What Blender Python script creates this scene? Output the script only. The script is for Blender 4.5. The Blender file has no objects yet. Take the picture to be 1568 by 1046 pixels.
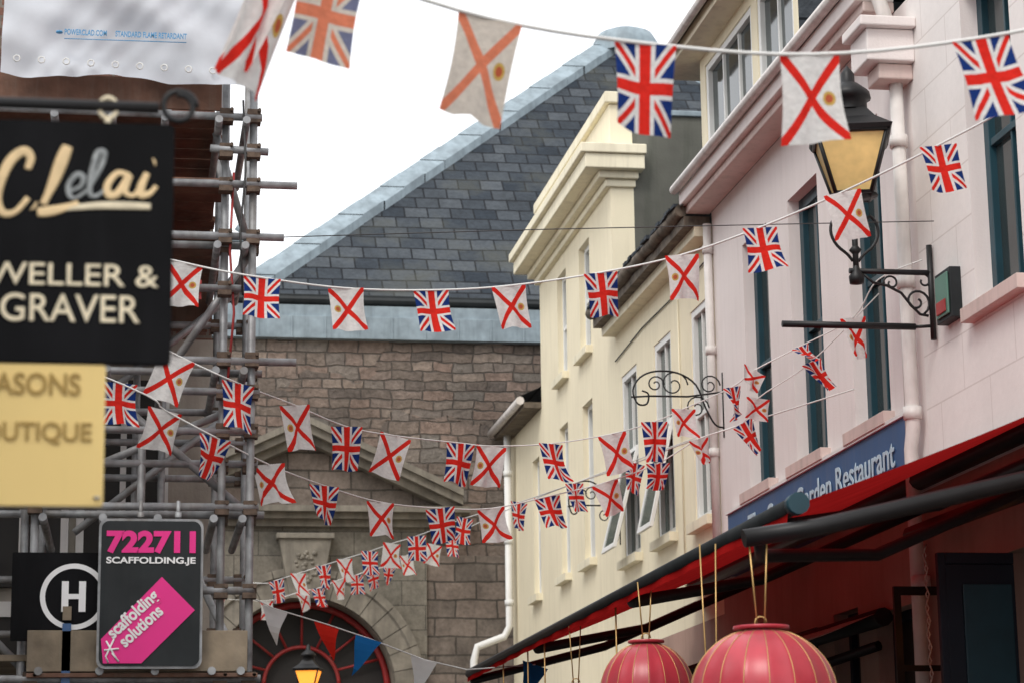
import bpy, math, random
from mathutils import Vector, Matrix
random.seed(7)
sc=bpy.context.scene; COL=sc.collection
rad=math.radians
# ---------------------------------------------------------------- materials
def nmat(name):
    m=bpy.data.materials.new(name); m.use_nodes=True; nt=m.node_tree
    return m,nt,nt.nodes['Principled BSDF']
def setc(i,c): i.default_value=(c[0],c[1],c[2],1)
def N(nt,t,**k):
    n=nt.nodes.new('ShaderNode'+t)
    for a,b in k.items(): setattr(n,a,b)
    return n
def mixc(nt,mode,fac,a,b):
    n=N(nt,'Mix',data_type='RGBA',blend_type=mode)
    for s,v in ((n.inputs[0],fac),(n.inputs[6],a),(n.inputs[7],b)):
        if hasattr(v,'node'): nt.links.new(v,s)
        elif isinstance(v,(int,float)): s.default_value=v
        else: setc(s,v)
    return n.outputs[2]
def noise(nt,vec,scale,detail=4,rough=.55):
    n=N(nt,'TexNoise'); n.inputs['Scale'].default_value=scale; n.inputs['Detail'].default_value=detail; n.inputs['Roughness'].default_value=rough
    nt.links.new(vec,n.inputs['Vector']); return n.outputs['Fac']
def ramp(nt,f,stops):
    n=N(nt,'ValToRGB'); nt.links.new(f,n.inputs[0]); e=n.color_ramp.elements
    while len(e)<len(stops): e.new(.5)
    for i,(p,c) in enumerate(stops):
        e[i].position=p; e[i].color=(c,c,c,1) if isinstance(c,(int,float)) else (*c,1)
    return n.outputs[0]
def mapv(nt,vec,s):
    n=N(nt,'Mapping'); n.inputs['Scale'].default_value=s; nt.links.new(vec,n.inputs[0]); return n.outputs[0]
def bump(nt,p,h,st,d=.02,prev=None):
    b=N(nt,'Bump'); b.inputs['Strength'].default_value=st; b.inputs['Distance'].default_value=d
    nt.links.new(h,b.inputs['Height']); nt.links.new(b.outputs[0],p.inputs['Normal']); return b
def mat(name,c,rough=.7,var=.12,scale=3,streak=0,bmp=0,bscale=40,metal=0,dirt=(.25,.22,.18),spec=.5):
    m,nt,p=nmat(name); tc=N(nt,'TexCoord').outputs['Object']
    f=ramp(nt,noise(nt,tc,scale,3),[(.3,1-var),(.7,1+var*.5)])
    col=mixc(nt,'MULTIPLY',1,c,f)
    if streak:
        s=ramp(nt,noise(nt,mapv(nt,tc,(5,5,.5)),1.6,4,.65),[(.48,0),(.75,streak)])
        col=mixc(nt,'MIX',s,col,dirt)
    nt.links.new(col,p.inputs['Base Color']); p.inputs['Roughness'].default_value=rough; p.inputs['Metallic'].default_value=metal
    p.inputs['Specular IOR Level'].default_value=spec
    if bmp>.12: bump(nt,p,noise(nt,tc,bscale,2),bmp,.01)
    return m
def wallvec(nt,tc,ax,zs,dist,ns=1.7):
    s=N(nt,'SeparateXYZ'); nt.links.new(tc,s.inputs[0]); cb=N(nt,'CombineXYZ')
    nt.links.new(s.outputs[ax],cb.inputs[0])
    mm=N(nt,'Math',operation='MULTIPLY'); mm.inputs[1].default_value=zs; nt.links.new(s.outputs[2],mm.inputs[0]); nt.links.new(mm.outputs[0],cb.inputs[1])
    v=cb.outputs[0]
    if dist:
        nz=N(nt,'TexNoise'); nz.inputs['Scale'].default_value=ns; nz.inputs['Detail'].default_value=2; nt.links.new(v,nz.inputs['Vector'])
        sb=N(nt,'VectorMath',operation='SUBTRACT'); nt.links.new(nz.outputs['Color'],sb.inputs[0]); sb.inputs[1].default_value=(.5,.5,.5)
        sl=N(nt,'VectorMath',operation='SCALE'); nt.links.new(sb.outputs[0],sl.inputs[0]); sl.inputs['Scale'].default_value=dist
        ad=N(nt,'VectorMath',operation='ADD'); nt.links.new(v,ad.inputs[0]); nt.links.new(sl.outputs[0],ad.inputs[1]); v=ad.outputs[0]
    return v
def brickmat(name,c1,c2,mortar,bw,rh,ax,ms=.012,dist=0,rough=.85,bst=.5,vscale=1.5,lo=.6,hi=1.2,zs=1,smooth=.1,patch=None,grain=(.72,1.15),off=.5,spec=.5):
    m,nt,p=nmat(name); tc=N(nt,'TexCoord').outputs['Object']
    v=wallvec(nt,tc,ax,zs,dist)
    b=N(nt,'TexBrick'); b.offset=off; nt.links.new(v,b.inputs['Vector']); setc(b.inputs['Color1'],c1); setc(b.inputs['Color2'],c2); setc(b.inputs['Mortar'],mortar)
    b.inputs['Scale'].default_value=1; b.inputs['Mortar Size'].default_value=ms; b.inputs['Mortar Smooth'].default_value=smooth
    b.inputs['Brick Width'].default_value=bw; b.inputs['Row Height'].default_value=rh
    col=mixc(nt,'MULTIPLY',1,b.outputs['Color'],ramp(nt,noise(nt,tc,vscale,4,.65),[(.3,lo),(.7,hi)]))
    g=noise(nt,tc,14,3,.7)
    col=mixc(nt,'MULTIPLY',1,col,ramp(nt,g,[(.3,grain[0]),(.7,grain[1])]))
    if patch: col=mixc(nt,'MIX',ramp(nt,noise(nt,tc,.9,4,.6),[(.5,0),(.68,patch[1])]),col,patch[0])
    nt.links.new(col,p.inputs['Base Color']); p.inputs['Roughness'].default_value=rough; p.inputs['Specular IOR Level'].default_value=spec
    inv=N(nt,'Math',operation='SUBTRACT'); inv.inputs[0].default_value=1; nt.links.new(b.outputs['Fac'],inv.inputs[1])
    ad=N(nt,'Math',operation='MULTIPLY_ADD'); nt.links.new(g,ad.inputs[0]); ad.inputs[1].default_value=.5; nt.links.new(inv.outputs[0],ad.inputs[2])
    bump(nt,p,ad.outputs[0],bst,.03)
    return m
def rubblemat(name,ax):
    m,nt,p=nmat(name); tc=N(nt,'TexCoord').outputs['Object']
    v=wallvec(nt,tc,ax,1,.10,3.6)
    R=[]
    for bw,rh,off,sq in ((.46,.205,.43,.62),(.31,.145,.36,1.5)):
        b=N(nt,'TexBrick'); b.offset=off; b.offset_frequency=3; b.squash=sq; b.squash_frequency=2; nt.links.new(v,b.inputs['Vector'])
        setc(b.inputs['Color1'],(0,0,0)); setc(b.inputs['Color2'],(1,1,1)); setc(b.inputs['Mortar'],(.5,.5,.5))
        b.inputs['Scale'].default_value=1; b.inputs['Mortar Size'].default_value=.014; b.inputs['Mortar Smooth'].default_value=.6
        b.inputs['Brick Width'].default_value=bw; b.inputs['Row Height'].default_value=rh; R.append(b)
    mk=ramp(nt,noise(nt,v,.55,2),[(.50,0),(.51,1)])
    val=mixc(nt,'MIX',mk,R[0].outputs['Color'],R[1].outputs['Color'])
    mo=mixc(nt,'MIX',mk,R[0].outputs['Fac'],R[1].outputs['Fac'])
    col=ramp(nt,val,[(0,(.135,.112,.098)),(.25,(.20,.160,.132)),(.5,(.255,.185,.150)),(.72,(.185,.165,.145)),(1,(.30,.235,.190))])
    g=noise(nt,tc,11,4,.72)
    col=mixc(nt,'MULTIPLY',1,col,ramp(nt,g,[(.3,.62),(.7,1.3)]))
    col=mixc(nt,'MIX',mo,col,(.105,.09,.078))
    col=mixc(nt,'MULTIPLY',1,col,ramp(nt,noise(nt,tc,.8,4,.65),[(.32,.72),(.68,1.18)]))
    nt.links.new(col,p.inputs['Base Color']); p.inputs['Roughness'].default_value=.92; p.inputs['Specular IOR Level'].default_value=.3
    iv=N(nt,'Math',operation='SUBTRACT'); iv.inputs[0].default_value=1; nt.links.new(mo,iv.inputs[1])
    ad=N(nt,'Math',operation='MULTIPLY_ADD'); nt.links.new(g,ad.inputs[0]); ad.inputs[1].default_value=1.1; nt.links.new(iv.outputs[0],ad.inputs[2])
    bump(nt,p,ad.outputs[0],.8,.05); return m
M={}
M['pink']=mat('pink_render',(.81,.745,.725),.8,.06,1.2,.2,.2,60,dirt=(.52,.46,.43))
M['pinktrim']=mat('pink_trim_paint',(.66,.52,.48),.7,.1,2,.3,.13,50)
M['white']=brickmat('offwhite_blockwork',(.83,.79,.765),(.81,.77,.745),(.68,.63,.60),.95,.38,1,.006,0,.8,.12,1.2,.93,1.03,grain=(.97,1.02))
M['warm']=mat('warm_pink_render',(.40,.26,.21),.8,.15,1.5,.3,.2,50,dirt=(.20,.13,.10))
M['cream']=mat('cream_render',(.86,.775,.575),.8,.05,1.2,.28,.2,60,dirt=(.55,.48,.34))
M['creamtrim']=mat('cream_trim',(.86,.79,.60),.7,.06,2,.4,.13,50,dirt=(.42,.37,.27))
M['grey']=mat('weathered_grey_render',(.13,.13,.11),.9,.4,1.2,.6,.3,30,dirt=(.06,.065,.05))
M['wframe']=mat('white_window_paint',(.80,.80,.78),.5,.05,5)
M['teal']=mat('dark_teal_paint',(.010,.050,.070),.45,.2,4)
M['glass']=mat('window_glass',(.035,.05,.052),.06,.4,.8)
M['glassl']=mat('net_curtain_glass',(.11,.145,.13),.10,.6,1.5)
M['dark']=mat('dark_interior',(.02,.018,.016),.6,.3,2)
M['navy']=mat('navy_paint',(.010,.016,.028),.5,.2,3,spec=.3)
M['pipe']=mat('painted_downpipe',(.74,.70,.67),.5,.12,6,.35)
M['gutter']=mat('mossy_gutter',(.15,.12,.09),.8,.6,7,.3,.4,30)
M['lead']=mat('lead_flashing',(.27,.335,.375),.6,.3,4,.65,.2,12,dirt=(.13,.165,.185))
M['black']=mat('black_iron_paint',(.012,.012,.013),.45,.2,8,spec=.35)
M['brown']=mat('aged_boards',(.17,.085,.055),.85,.5,4,.3,.4,20)
M['plank']=mat('scaffold_board_edge',(.25,.20,.14),.85,.4,5,.3,.3,25)
M['tube']=mat('galvanised_tube',(.33,.34,.35),.5,.45,9,.6,0,30,metal=.25,dirt=(.14,.11,.08))
M['rust']=mat('rusty_coupler',(.13,.09,.065),.8,.5,20,0,.3,60,metal=.2)
M['signblack']=mat('sign_black_gloss',(.006,.006,.007),.55,.5,3,.10,0,dirt=(.035,.035,.04),spec=.08)
M['gold']=mat('cream_gold_lettering',(.80,.60,.34),.5,.15,20,spec=.2)
M['goldw']=mat('pale_lettering',(.82,.72,.52),.5,.2,14,spec=.2)
M['fade']=mat('faded_lettering',(.30,.32,.32),.5,.5,30)
M['yellow']=mat('sign_yellow_paint',(.84,.62,.25),.5,.06,2,.12,dirt=(.55,.42,.18),spec=.2)
M['brownl']=mat('brown_gold_lettering',(.34,.21,.04),.5,.1,9)
M['mag']=mat('magenta_vinyl',(.78,.03,.25),.4,.05,4,spec=.3)
M['vwhite']=mat('white_vinyl',(.8,.8,.8),.4,.04,4)
M['charc']=mat('charcoal_panel',(.022,.026,.028),.5,.3,4,.2,0,dirt=(.05,.05,.05),spec=.2)
M['blue']=mat('sign_blue_paint',(.035,.10,.24),.5,.1,2,.15)
M['lettering']=mat('sign_lettering',(.50,.66,.76),.5,.05,2)
M['string']=mat('white_tape',(.72,.72,.70),.8,.05,5)
M['cable']=mat('dark_cable',(.04,.04,.04),.6,.1,5)
M['tape']=mat('tarp_text_blue',(.08,.30,.55),.6,.1,9)
M['red']=mat('red_paint',(.34,.02,.02),.5,.15,4,.2)
M['green']=mat('alarm_green',(.10,.22,.17),.5)
M['asphalt']=mat('asphalt',(.05,.05,.052),.9,.3,3,0,.5,80)
M['paving']=mat('paving_stone',(.22,.21,.19),.85,.2,2,0,.3,30)
M['ashlar']=brickmat('ashlar_surround',(.245,.22,.18),(.195,.18,.15),(.11,.10,.085),.7,.36,0,.008,0,.85,.4,1.5,.65,1.12,spec=.3)
M['trimstone']=mat('carved_stone',(.25,.225,.185),.85,.35,4,.6,.5,18,dirt=(.09,.082,.07),spec=.3)
M['quoin']=brickmat('quoin_blocks',(.25,.20,.168),(.165,.14,.12),(.09,.078,.066),.62,.27,0,.014,.07,.9,.8,1.6,.62,1.22,spec=.3)
M['rubble']=rubblemat('granite_rubble_wall',0)
M['rubbley']=rubblemat('granite_rubble_side',1)
M['slate']=brickmat('roof_slates',(.022,.031,.043),(.078,.090,.103),(.008,.010,.014),.38,.235,0,.013,.03,.75,.8,.9,.60,1.2,patch=((.065,.065,.05),.55),spec=.2,off=.42)
M['slatex']=brickmat('roof_slates_side',(.022,.031,.043),(.07,.08,.092),(.008,.010,.014),.3,.2,1,.012,.02,.75,.8,.9,.7,1.2,spec=.2)
M['brick']=brickmat('old_red_brick',(.21,.10,.07),(.13,.07,.055),(.2,.17,.14),.225,.075,0,.01,0,.9,.5,2,.6,1.2)
M['block']=mat('beige_render',(.46,.42,.36),.85,.35,2,.5,.2,40,dirt=(.24,.21,.18))
def cloth(name,c,tr=.4,rough=.8):
    m,nt,p=nmat(name); nt.nodes.remove(p); o=nt.nodes['Material Output']
    tc=N(nt,'TexCoord').outputs['Object']
    col=mixc(nt,'MULTIPLY',1,c,ramp(nt,noise(nt,tc,2.5,4),[(.3,.85),(.7,1.08)]))
    d=N(nt,'BsdfDiffuse'); t=N(nt,'BsdfTranslucent'); mx=N(nt,'MixShader'); mx.inputs[0].default_value=tr
    nt.links.new(col,d.inputs[0]); nt.links.new(col,t.inputs[0]); nt.links.new(d.outputs[0],mx.inputs[1]); nt.links.new(t.outputs[0],mx.inputs[2]); nt.links.new(mx.outputs[0],o.inputs[0])
    return m
M['awnred']=cloth('awning_red_canvas',(.44,.016,.016),.28)
M['awncream']=cloth('awning_cream_canvas',(.55,.52,.47),.3)
M['tarp']=cloth('white_tarpaulin',(.72,.75,.80),.3)
M['pw']=cloth('pennant_white',(.75,.75,.75)); M['pr']=cloth('pennant_red',(.65,.03,.02)); M['pb']=cloth('pennant_blue',(.02,.16,.45))
m,nt,p=nmat('lantern_amber_glass'); tc=N(nt,'TexCoord').outputs['Object']
nt.links.new(mixc(nt,'MULTIPLY',1,(.88,.62,.25),ramp(nt,noise(nt,tc,5,3),[(.3,.75),(.7,1.1)])),p.inputs['Base Color']); p.inputs['Roughness'].default_value=.2; M['amber']=m
m,nt,p=nmat('lit_lamp'); setc(p.inputs['Base Color'],(.9,.5,.1)); setc(p.inputs['Emission Color'],(1,.30,.03)); p.inputs['Emission Strength'].default_value=1.3; M['lit']=m
m,nt,p=nmat('lantern_silk'); tc=N(nt,'TexCoord').outputs['Object']
nt.links.new(mixc(nt,'MULTIPLY',1,(.50,.038,.06),ramp(nt,noise(nt,tc,5,4),[(.3,.8),(.7,1.1)])),p.inputs['Base Color']); p.inputs['Roughness'].default_value=.34; p.inputs['Sheen Weight'].default_value=.2; M['silk']=m
M['brass']=mat('brass_rib',(.60,.40,.16),.4,.1,5,metal=.6)
def flagmat(name,kind,fade=0,side=1):
    m,nt,p=nmat(name); nt.nodes.remove(p); o=nt.nodes['Material Output']
    uv=N(nt,'TexCoord').outputs['UV']; s=N(nt,'SeparateXYZ'); nt.links.new(uv,s.inputs[0])
    def mt(op,a,b=None,c=None):
        n=N(nt,'Math',operation=op)
        for i,v in enumerate((a,b,c)):
            if v is None: continue
            if isinstance(v,(int,float)): n.inputs[i].default_value=v
            else: nt.links.new(v,n.inputs[i])
        return n.outputs[0]
    X=mt('MULTIPLY_ADD',s.outputs[0],2,-1); Y=mt('MULTIPLY_ADD',s.outputs[1],2.8,-1.4)
    X14=mt('MULTIPLY',X,1.4)
    d1=mt('ABSOLUTE',mt('SUBTRACT',X14,Y)); d2=mt('ABSOLUTE',mt('ADD',X14,Y)); d=mt('DIVIDE',mt('MINIMUM',d1,d2),1.72)
    ax=mt('ABSOLUTE',X); ay=mt('ABSOLUTE',Y)
    if fade: W,RD,BL=(.74,.68,.60),(.80,.26,.15),(.20,.22,.34)
    else: W,RD,BL=(.82,.81,.79),(.76,.035,.025),(.018,.045,.20)
    if kind=='U':
        cw=mt('MAXIMUM',mt('LESS_THAN',ax,.33),mt('LESS_THAN',ay,.33))
        w=mt('MAXIMUM',cw,mt('LESS_THAN',d,.22))
        crs=mt('MAXIMUM',mt('LESS_THAN',ax,.19),mt('LESS_THAN',ay,.19))
        r=mt('MAXIMUM',crs,mt('MULTIPLY',mt('LESS_THAN',d,.085),mt('SUBTRACT',1,cw)))
        col=mixc(nt,'MIX',w,BL,W); col=mixc(nt,'MIX',r,col,RD)
    else:
        col=mixc(nt,'MIX',mt('LESS_THAN',d,.14),W,RD)
        ex=mt('DIVIDE',mt('ADD',X,-.62*side),.2); ey=mt('DIVIDE',Y,.24)
        e=mt('ADD',mt('MULTIPLY',ex,ex),mt('MULTIPLY',ey,ey))
        col=mixc(nt,'MIX',mt('LESS_THAN',e,1),col,(.62,.42,.12)); col=mixc(nt,'MIX',mt('LESS_THAN',e,.35),col,(.5,.12,.06))
    cr_=noise(nt,mapv(nt,uv,(3,5,1)),2.2,3,.6)
    col=mixc(nt,'MULTIPLY',1,col,ramp(nt,cr_,[(.3,.84),(.7,1.05)]))
    df=N(nt,'BsdfDiffuse'); t=N(nt,'BsdfTranslucent'); mx=N(nt,'MixShader'); mx.inputs[0].default_value=.42 if not fade else .55
    bp=N(nt,'Bump'); bp.inputs['Strength'].default_value=.35; bp.inputs['Distance'].default_value=.02; nt.links.new(cr_,bp.inputs['Height']); nt.links.new(bp.outputs[0],df.inputs['Normal'])
    nt.links.new(col,df.inputs[0]); nt.links.new(col,t.inputs[0]); nt.links.new(df.outputs[0],mx.inputs[1]); nt.links.new(t.outputs[0],mx.inputs[2]); nt.links.new(mx.outputs[0],o.inputs[0])
    return m
FM={'U':flagmat('union_flag_cloth','U'),'J1':flagmat('jersey_flag_cloth','J',0,1),'J-1':flagmat('jersey_flag_cloth_b','J',0,-1),
    'UF':flagmat('faded_union_cloth','U',1),'JF':flagmat('faded_jersey_cloth','J',1,1)}
# ---------------------------------------------------------------- geometry helpers
def empty(name,loc):
    e=bpy.data.objects.new(name,None); e.location=loc; e.empty_display_size=.3; COL.objects.link(e); return e
def par(o,e):
    if e is not None:
        o.parent=e; o.matrix_parent_inverse=Matrix.Translation(-Vector(e.location))
class MB:
    def __init__(s): s.v=[];s.f=[];s.m=[];s.ms=[];s.sm=[]
    def mi(s,k):
        if k not in s.ms: s.ms.append(k)
        return s.ms.index(k)
    def poly(s,pts,k,smooth=False):
        n=len(s.v); s.v+=[tuple(p) for p in pts]; s.f.append(tuple(range(n,n+len(pts)))); s.m.append(s.mi(k)); s.sm.append(smooth); return s
    def box(s,x0,x1,y0,y1,z0,z1,k):
        n=len(s.v); s.v+=[(x,y,z) for x in (x0,x1) for y in (y0,y1) for z in (z0,z1)]
        for q in ((0,1,3,2),(4,6,7,5),(0,4,5,1),(2,3,7,6),(0,2,6,4),(1,5,7,3)):
            s.f.append(tuple(n+i for i in q)); s.m.append(s.mi(k)); s.sm.append(False)
        return s
    def path(s,pts,r,k,n=8,closed=False):
        pts=[Vector(p) for p in pts]; b=len(s.v); L=len(pts)
        ref=None
        for i,p in enumerate(pts):
            a=pts[max(i-1,0)]; c=pts[min(i+1,L-1)]
            if closed: a=pts[(i-1)%L]; c=pts[(i+1)%L]
            t=(c-a).normalized()
            if ref is None: ref=t.orthogonal().normalized()
            ref=(ref-t*ref.dot(t)).normalized(); w=t.cross(ref)
            rr=r[i] if isinstance(r,(list,tuple)) else r
            for j in range(n):
                g=2*math.pi*j/n; s.v.append(tuple(p+ref*math.cos(g)*rr+w*math.sin(g)*rr))
        mi=s.mi(k)
        for i in range(L if closed else L-1):
            i2=(i+1)%L
            for j in range(n):
                s.f.append((b+i*n+j,b+i*n+(j+1)%n,b+i2*n+(j+1)%n,b+i2*n+j)); s.m.append(mi); s.sm.append(True)
        if not closed:
            s.f.append(tuple(b+j for j in range(n))[::-1]); s.f.append(tuple(b+(L-1)*n+j for j in range(n))); s.m+=[mi,mi]; s.sm+=[False,False]
        return s
    def lathe(s,prof,c,k,n=24,rot=0,smooth=True,sc=None):
        b=len(s.v); mi=s.mi(k)
        for r,z in prof:
            for j in range(n):
                g=2*math.pi*j/n+rot; q=r*(sc(j) if sc else 1)
                s.v.append((c[0]+q*math.cos(g),c[1]+q*math.sin(g),c[2]+z))
        for i in range(len(prof)-1):
            for j in range(n):
                s.f.append((b+i*n+j,b+i*n+(j+1)%n,b+(i+1)*n+(j+1)%n,b+(i+1)*n+j)); s.m.append(mi); s.sm.append(smooth)
        return s
    def build(s,name,parent=None,bevel=0):
        me=bpy.data.meshes.new(name); me.from_pydata(s.v,[],s.f)
        for k in s.ms: me.materials.append(M[k] if isinstance(k,str) else k)
        for i,p in enumerate(me.polygons): p.material_index=s.m[i]; p.use_smooth=s.sm[i]
        me.update(); o=bpy.data.objects.new(name,me); COL.objects.link(o); par(o,parent)
        if bevel:
            b=o.modifiers.new('bevel','BEVEL'); b.width=bevel; b.segments=2; b.limit_method='ANGLE'
        return o
def spl(pts,q=5):
    V=[Vector(p) for p in pts]; P=[]
    for i in range(len(V)-1):
        p0=V[max(i-1,0)];p1=V[i];p2=V[i+1];p3=V[min(i+2,len(V)-1)]
        for k in range(q):
            t=k/q; P.append(.5*((2*p1)+(p2-p0)*t+(2*p0-5*p1+4*p2-p3)*t*t+(3*p1-p0-3*p2+p3)*t**3))
    return P+[V[-1]]
def text(body,loc,rot,size,k,parent,name='lettering',width=None,align='LEFT',bold=0,shear=0,ext=.002,height=None):
    c=bpy.data.curves.new(name,'FONT'); c.body=body; c.size=size; c.align_x=align; c.offset=bold; c.shear=shear; c.extrude=ext
    c.materials.append(M[k]); o=bpy.data.objects.new(name,c); COL.objects.link(o); o.rotation_euler=rot; o.location=loc
    bpy.context.view_layer.update()
    if width: o.scale.x=width/max(o.dimensions.x,1e-4)
    if height: o.scale.y=height/max(o.dimensions.y,1e-4)
    par(o,parent); return o
RY=(rad(90),0,0); RX=(rad(90),0,rad(-90))
def facade(b,x,y0,y1,z0,z1,ops,k,depth=.15,inw=1,rev=None):
    ys=sorted({y0,y1,*[q for o in ops for q in o[:2]]}); zs=sorted({z0,z1,*[q for o in ops for q in o[2:4]]})
    for i in range(len(ys)-1):
        for j in range(len(zs)-1):
            cy=(ys[i]+ys[i+1])/2; cz=(zs[j]+zs[j+1])/2
            if any(o[0]<cy<o[1] and o[2]<cz<o[3] for o in ops): continue
            b.poly([(x,ys[i],zs[j]),(x,ys[i],zs[j+1]),(x,ys[i+1],zs[j+1]),(x,ys[i+1],zs[j])],k)
    xi=x+inw*depth; r=rev or k
    for o in ops:
        a,c,d,e=o[:4]
        b.poly([(x,a,d),(x,a,e),(xi,a,e),(xi,a,d)],r); b.poly([(x,c,d),(x,c,e),(xi,c,e),(xi,c,d)],r)
        b.poly([(x,a,e),(x,c,e),(xi,c,e),(xi,a,e)],r); b.poly([(x,a,d),(x,c,d),(xi,c,d),(xi,a,d)],r)
def window(b,x,o,fk,gk,depth=.15,inw=1,sill=None,fw=.06,mid=True,vert=1):
    a,c,d,e=o[:4]; g=x+inw*depth
    def bx(d0,d1,*r):
        p,q=sorted((g-inw*d0,g-inw*d1)); b.box(p,q,*r)
    b.poly([(g,a,d),(g,a,e),(g,c,e),(g,c,d)],gk)
    bx(-.01,.05,a,a+fw,d,e,fk); bx(-.01,.05,c-fw,c,d,e,fk); bx(-.01,.048,a+fw,c-fw,e-fw,e,fk); bx(-.01,.048,a+fw,c-fw,d,d+fw,fk)
    if mid: bx(-.01,.04,a+fw,c-fw,(d+e)/2-.025,(d+e)/2+.025,fk)
    for i in range(vert):
        y=a+(c-a)*(i+1)/(vert+1); bx(-.01,.03,y-.013,y+.013,d+fw,e-fw,fk)
    if sill:
        p,q=sorted((x-inw*.09,x+inw*(depth-.052))); b.box(p,q,a-.08,c+.08,d-.09,d+.006,sill)
# ---------------------------------------------------------------- ground
MB().poly([(-150,-150,0),(150,-150,0),(150,250,0),(-150,250,0)],'paving').build('ground')
MB().poly([(-1.0,-40,.004),(3.6,-40,.004),(3.6,33,.004),(-1.0,33,.004)],'asphalt').build('road')
k=MB(); k.box(3.6,3.75,-20,33.5,0,.12,'trimstone'); k.box(3.75,5.5,-20,33.5,0,.115,'paving'); k.build('pavement',None,.01)
# ---------------------------------------------------------------- pink terraced house
E=empty('pink_terraced_house',(5.5,18.4,0)); b=MB()
W=[(19.48,20.32,4.68,7.0),(17.9,18.78,4.68,7.0),(16.28,17.14,4.68,7.0)]
facade(b,5.5,15.5,21.42,4.0,7.62,W,'pink',.15)
G=[(20.0,21.0,.9,3.3),(18.4,19.4,0.1,3.3),(17.3,17.95,.9,3.35),(16.0,16.85,.1,3.25)]
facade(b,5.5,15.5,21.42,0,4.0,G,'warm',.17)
b.build('walls',E)
b=MB()
for w in W: window(b,5.5,w,'teal','glass',.15,sill='pinktrim',fw=.1)
for w in G: window(b,5.5,w,'navy','dark',.17,fw=.07)
b.build('windows',E,.004)
b=MB()
b.box(5.26,5.5,15.76,21.5,7.62,7.70,'pinktrim'); b.box(5.20,5.5,15.76,21.52,7.702,7.84,'pink')
b.path([(5.16,15.76,7.87),(5.16,21.55,7.87)],.05,'pipe')
b.build('cornice',E,.01)
b=MB(); b.poly([(5.18,15.5,7.88),(5.18,21.45,7.88),(8.6,21.45,11.6),(8.6,15.5,11.6)],'slatex'); b.poly([(8.6,15.5,11.6),(8.6,21.45,11.6),(12,21.45,8),(12,15.5,8)],'slatex')
b.poly([(5.5,21.43,0),(5.5,21.43,7.9),(8.6,21.43,11.5),(12,21.43,7.9),(12,21.43,0)],'grey'); b.build('roof',E)
b=MB()
D=[(19.55,21.3,8.12,9.08),(18.2,19.35,8.12,9.08)]
facade(b,5.45,18.05,21.5,7.95,9.2,D,'cream',.06)
b.poly([(5.45,18.05,7.9),(5.45,18.05,9.2),(7.3,18.05,9.2),(7.3,18.05,7.9)],'slatex'); b.poly([(5.45,21.5,7.9),(5.45,21.5,9.2),(7.3,21.5,9.2),(7.3,21.5,7.9)],'grey')
window(b,5.45,D[0],'wframe','glass',.06,fw=.07,vert=2,mid=False); window(b,5.45,D[1],'wframe','glass',.06,fw=.07,vert=1,mid=False)
b.box(5.34,5.5,18.0,21.6,8.02,8.10,'wframe')
b.box(5.2,7.4,17.9,22.1,9.2,9.32,'creamtrim'); b.box(5.15,7.4,17.85,22.15,9.322,9.38,'grey')
b.path([(5.12,17.9,9.3),(5.12,22.1,9.3)],.045,'pipe')
b.build('dormer',E,.006)
b=MB()
b.path([(5.45,21.42,7.5),(5.45,21.42,4.3)],.042,'pipe',12)
for z in (7.2,6.2,5.2): b.path([(5.45,21.42,z),(5.45,21.42,z+.08)],.054,'pipe',12)
b.path([(5.41,15.55,7.0),(5.41,15.55,4.45),(5.41,15.62,4.3),(5.41,15.62,0.3)],.05,'pipe',12)
for z in (6.5,5.45,4.5,3.3): b.path([(5.41,15.55,z),(5.41,15.55,z+.09)],.066,'pipe',12)
b.path([(5.3,15.6,8.2),(5.3,15.6,7.75),(5.38,15.55,7.4)],.055,'pipe',12)
b.path([(5.43,15.72,7.0),(5.43,15.74,5.0),(5.43,15.75,4.1)],.012,'pipe',6)
b.build('downpipes',E)
b=MB(); b.box(5.14,5.5,15.36,15.75,7.1,7.34,'pink'); b.box(5.08,5.5,15.30,15.757,7.342,7.42,'pink'); b.box(5.24,5.5,15.42,15.69,6.98,7.098,'pinktrim'); b.build('rain_hopper',E,.012)
b=MB(); b.box(5.44,5.5,15.78,20.95,4.0,4.57,'blue'); b.box(5.42,5.5,15.76,20.97,4.572,4.60,'wframe'); b.build('fascia_sign',E)
text('The Court Garden Restaurant',(5.43,20.2,4.25),RX,.26,'lettering',E,'fascia_lettering',width=4.15,bold=.003,height=.22)
b=MB(); b.box(5.47,5.5,15.76,15.84,4.78,5.19,'dark'); b.build('vent_slot',E)
# ---------------------------------------------------------------- white house (near)
E=empty('white_rendered_house',(5.5,10,0)); b=MB()
W=[(13.55,14.42,5.05,7.3),(11.7,12.6,5.05,7.3),(9.8,10.7,5.05,7.3),(7.9,8.8,5.05,7.3)]
facade(b,5.5,4,15.5,4.0,9.6,W,'white',.17,rev='pink')
G=[(14.5,15.3,.1,3.38),(12.9,14.15,.9,3.38),(11,12.2,.1,3.3),(8,10,.9,3.3)]
facade(b,5.5,4,15.5,0,4.0,G,'warm',.17)
b.poly([(5.5,15.5,7.6),(5.5,15.5,9.6),(9,15.5,12),(9,15.5,7.6)],'grey'); b.build('walls',E)
b=MB()
for w in W: window(b,5.5,w,'teal','glass',.17,sill='pinktrim',fw=.085)
for w in G: window(b,5.5,w,'navy','dark',.17,fw=.08)
b.build('windows',E,.004)
b=MB(); b.box(5.2,5.5,4,15.5,9.6,9.8,'pinktrim'); b.poly([(5.15,4,9.8),(5.15,15.55,9.8),(9,15.55,12.6),(9,4,12.6)],'slatex'); b.build('roof',E)
b=MB(); b.box(4.95,5.0,13.9,13.95,1.2,3.35,'navy'); b.box(5.0,5.45,13.9,13.95,3.28,3.35,'navy'); b.box(5.0,5.45,13.905,13.945,1.2,3.278,'navy'); b.box(5.1,5.42,13.88,13.898,2.5,3.15,'teal'); b.build('open_shutter',E,.004)
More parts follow.
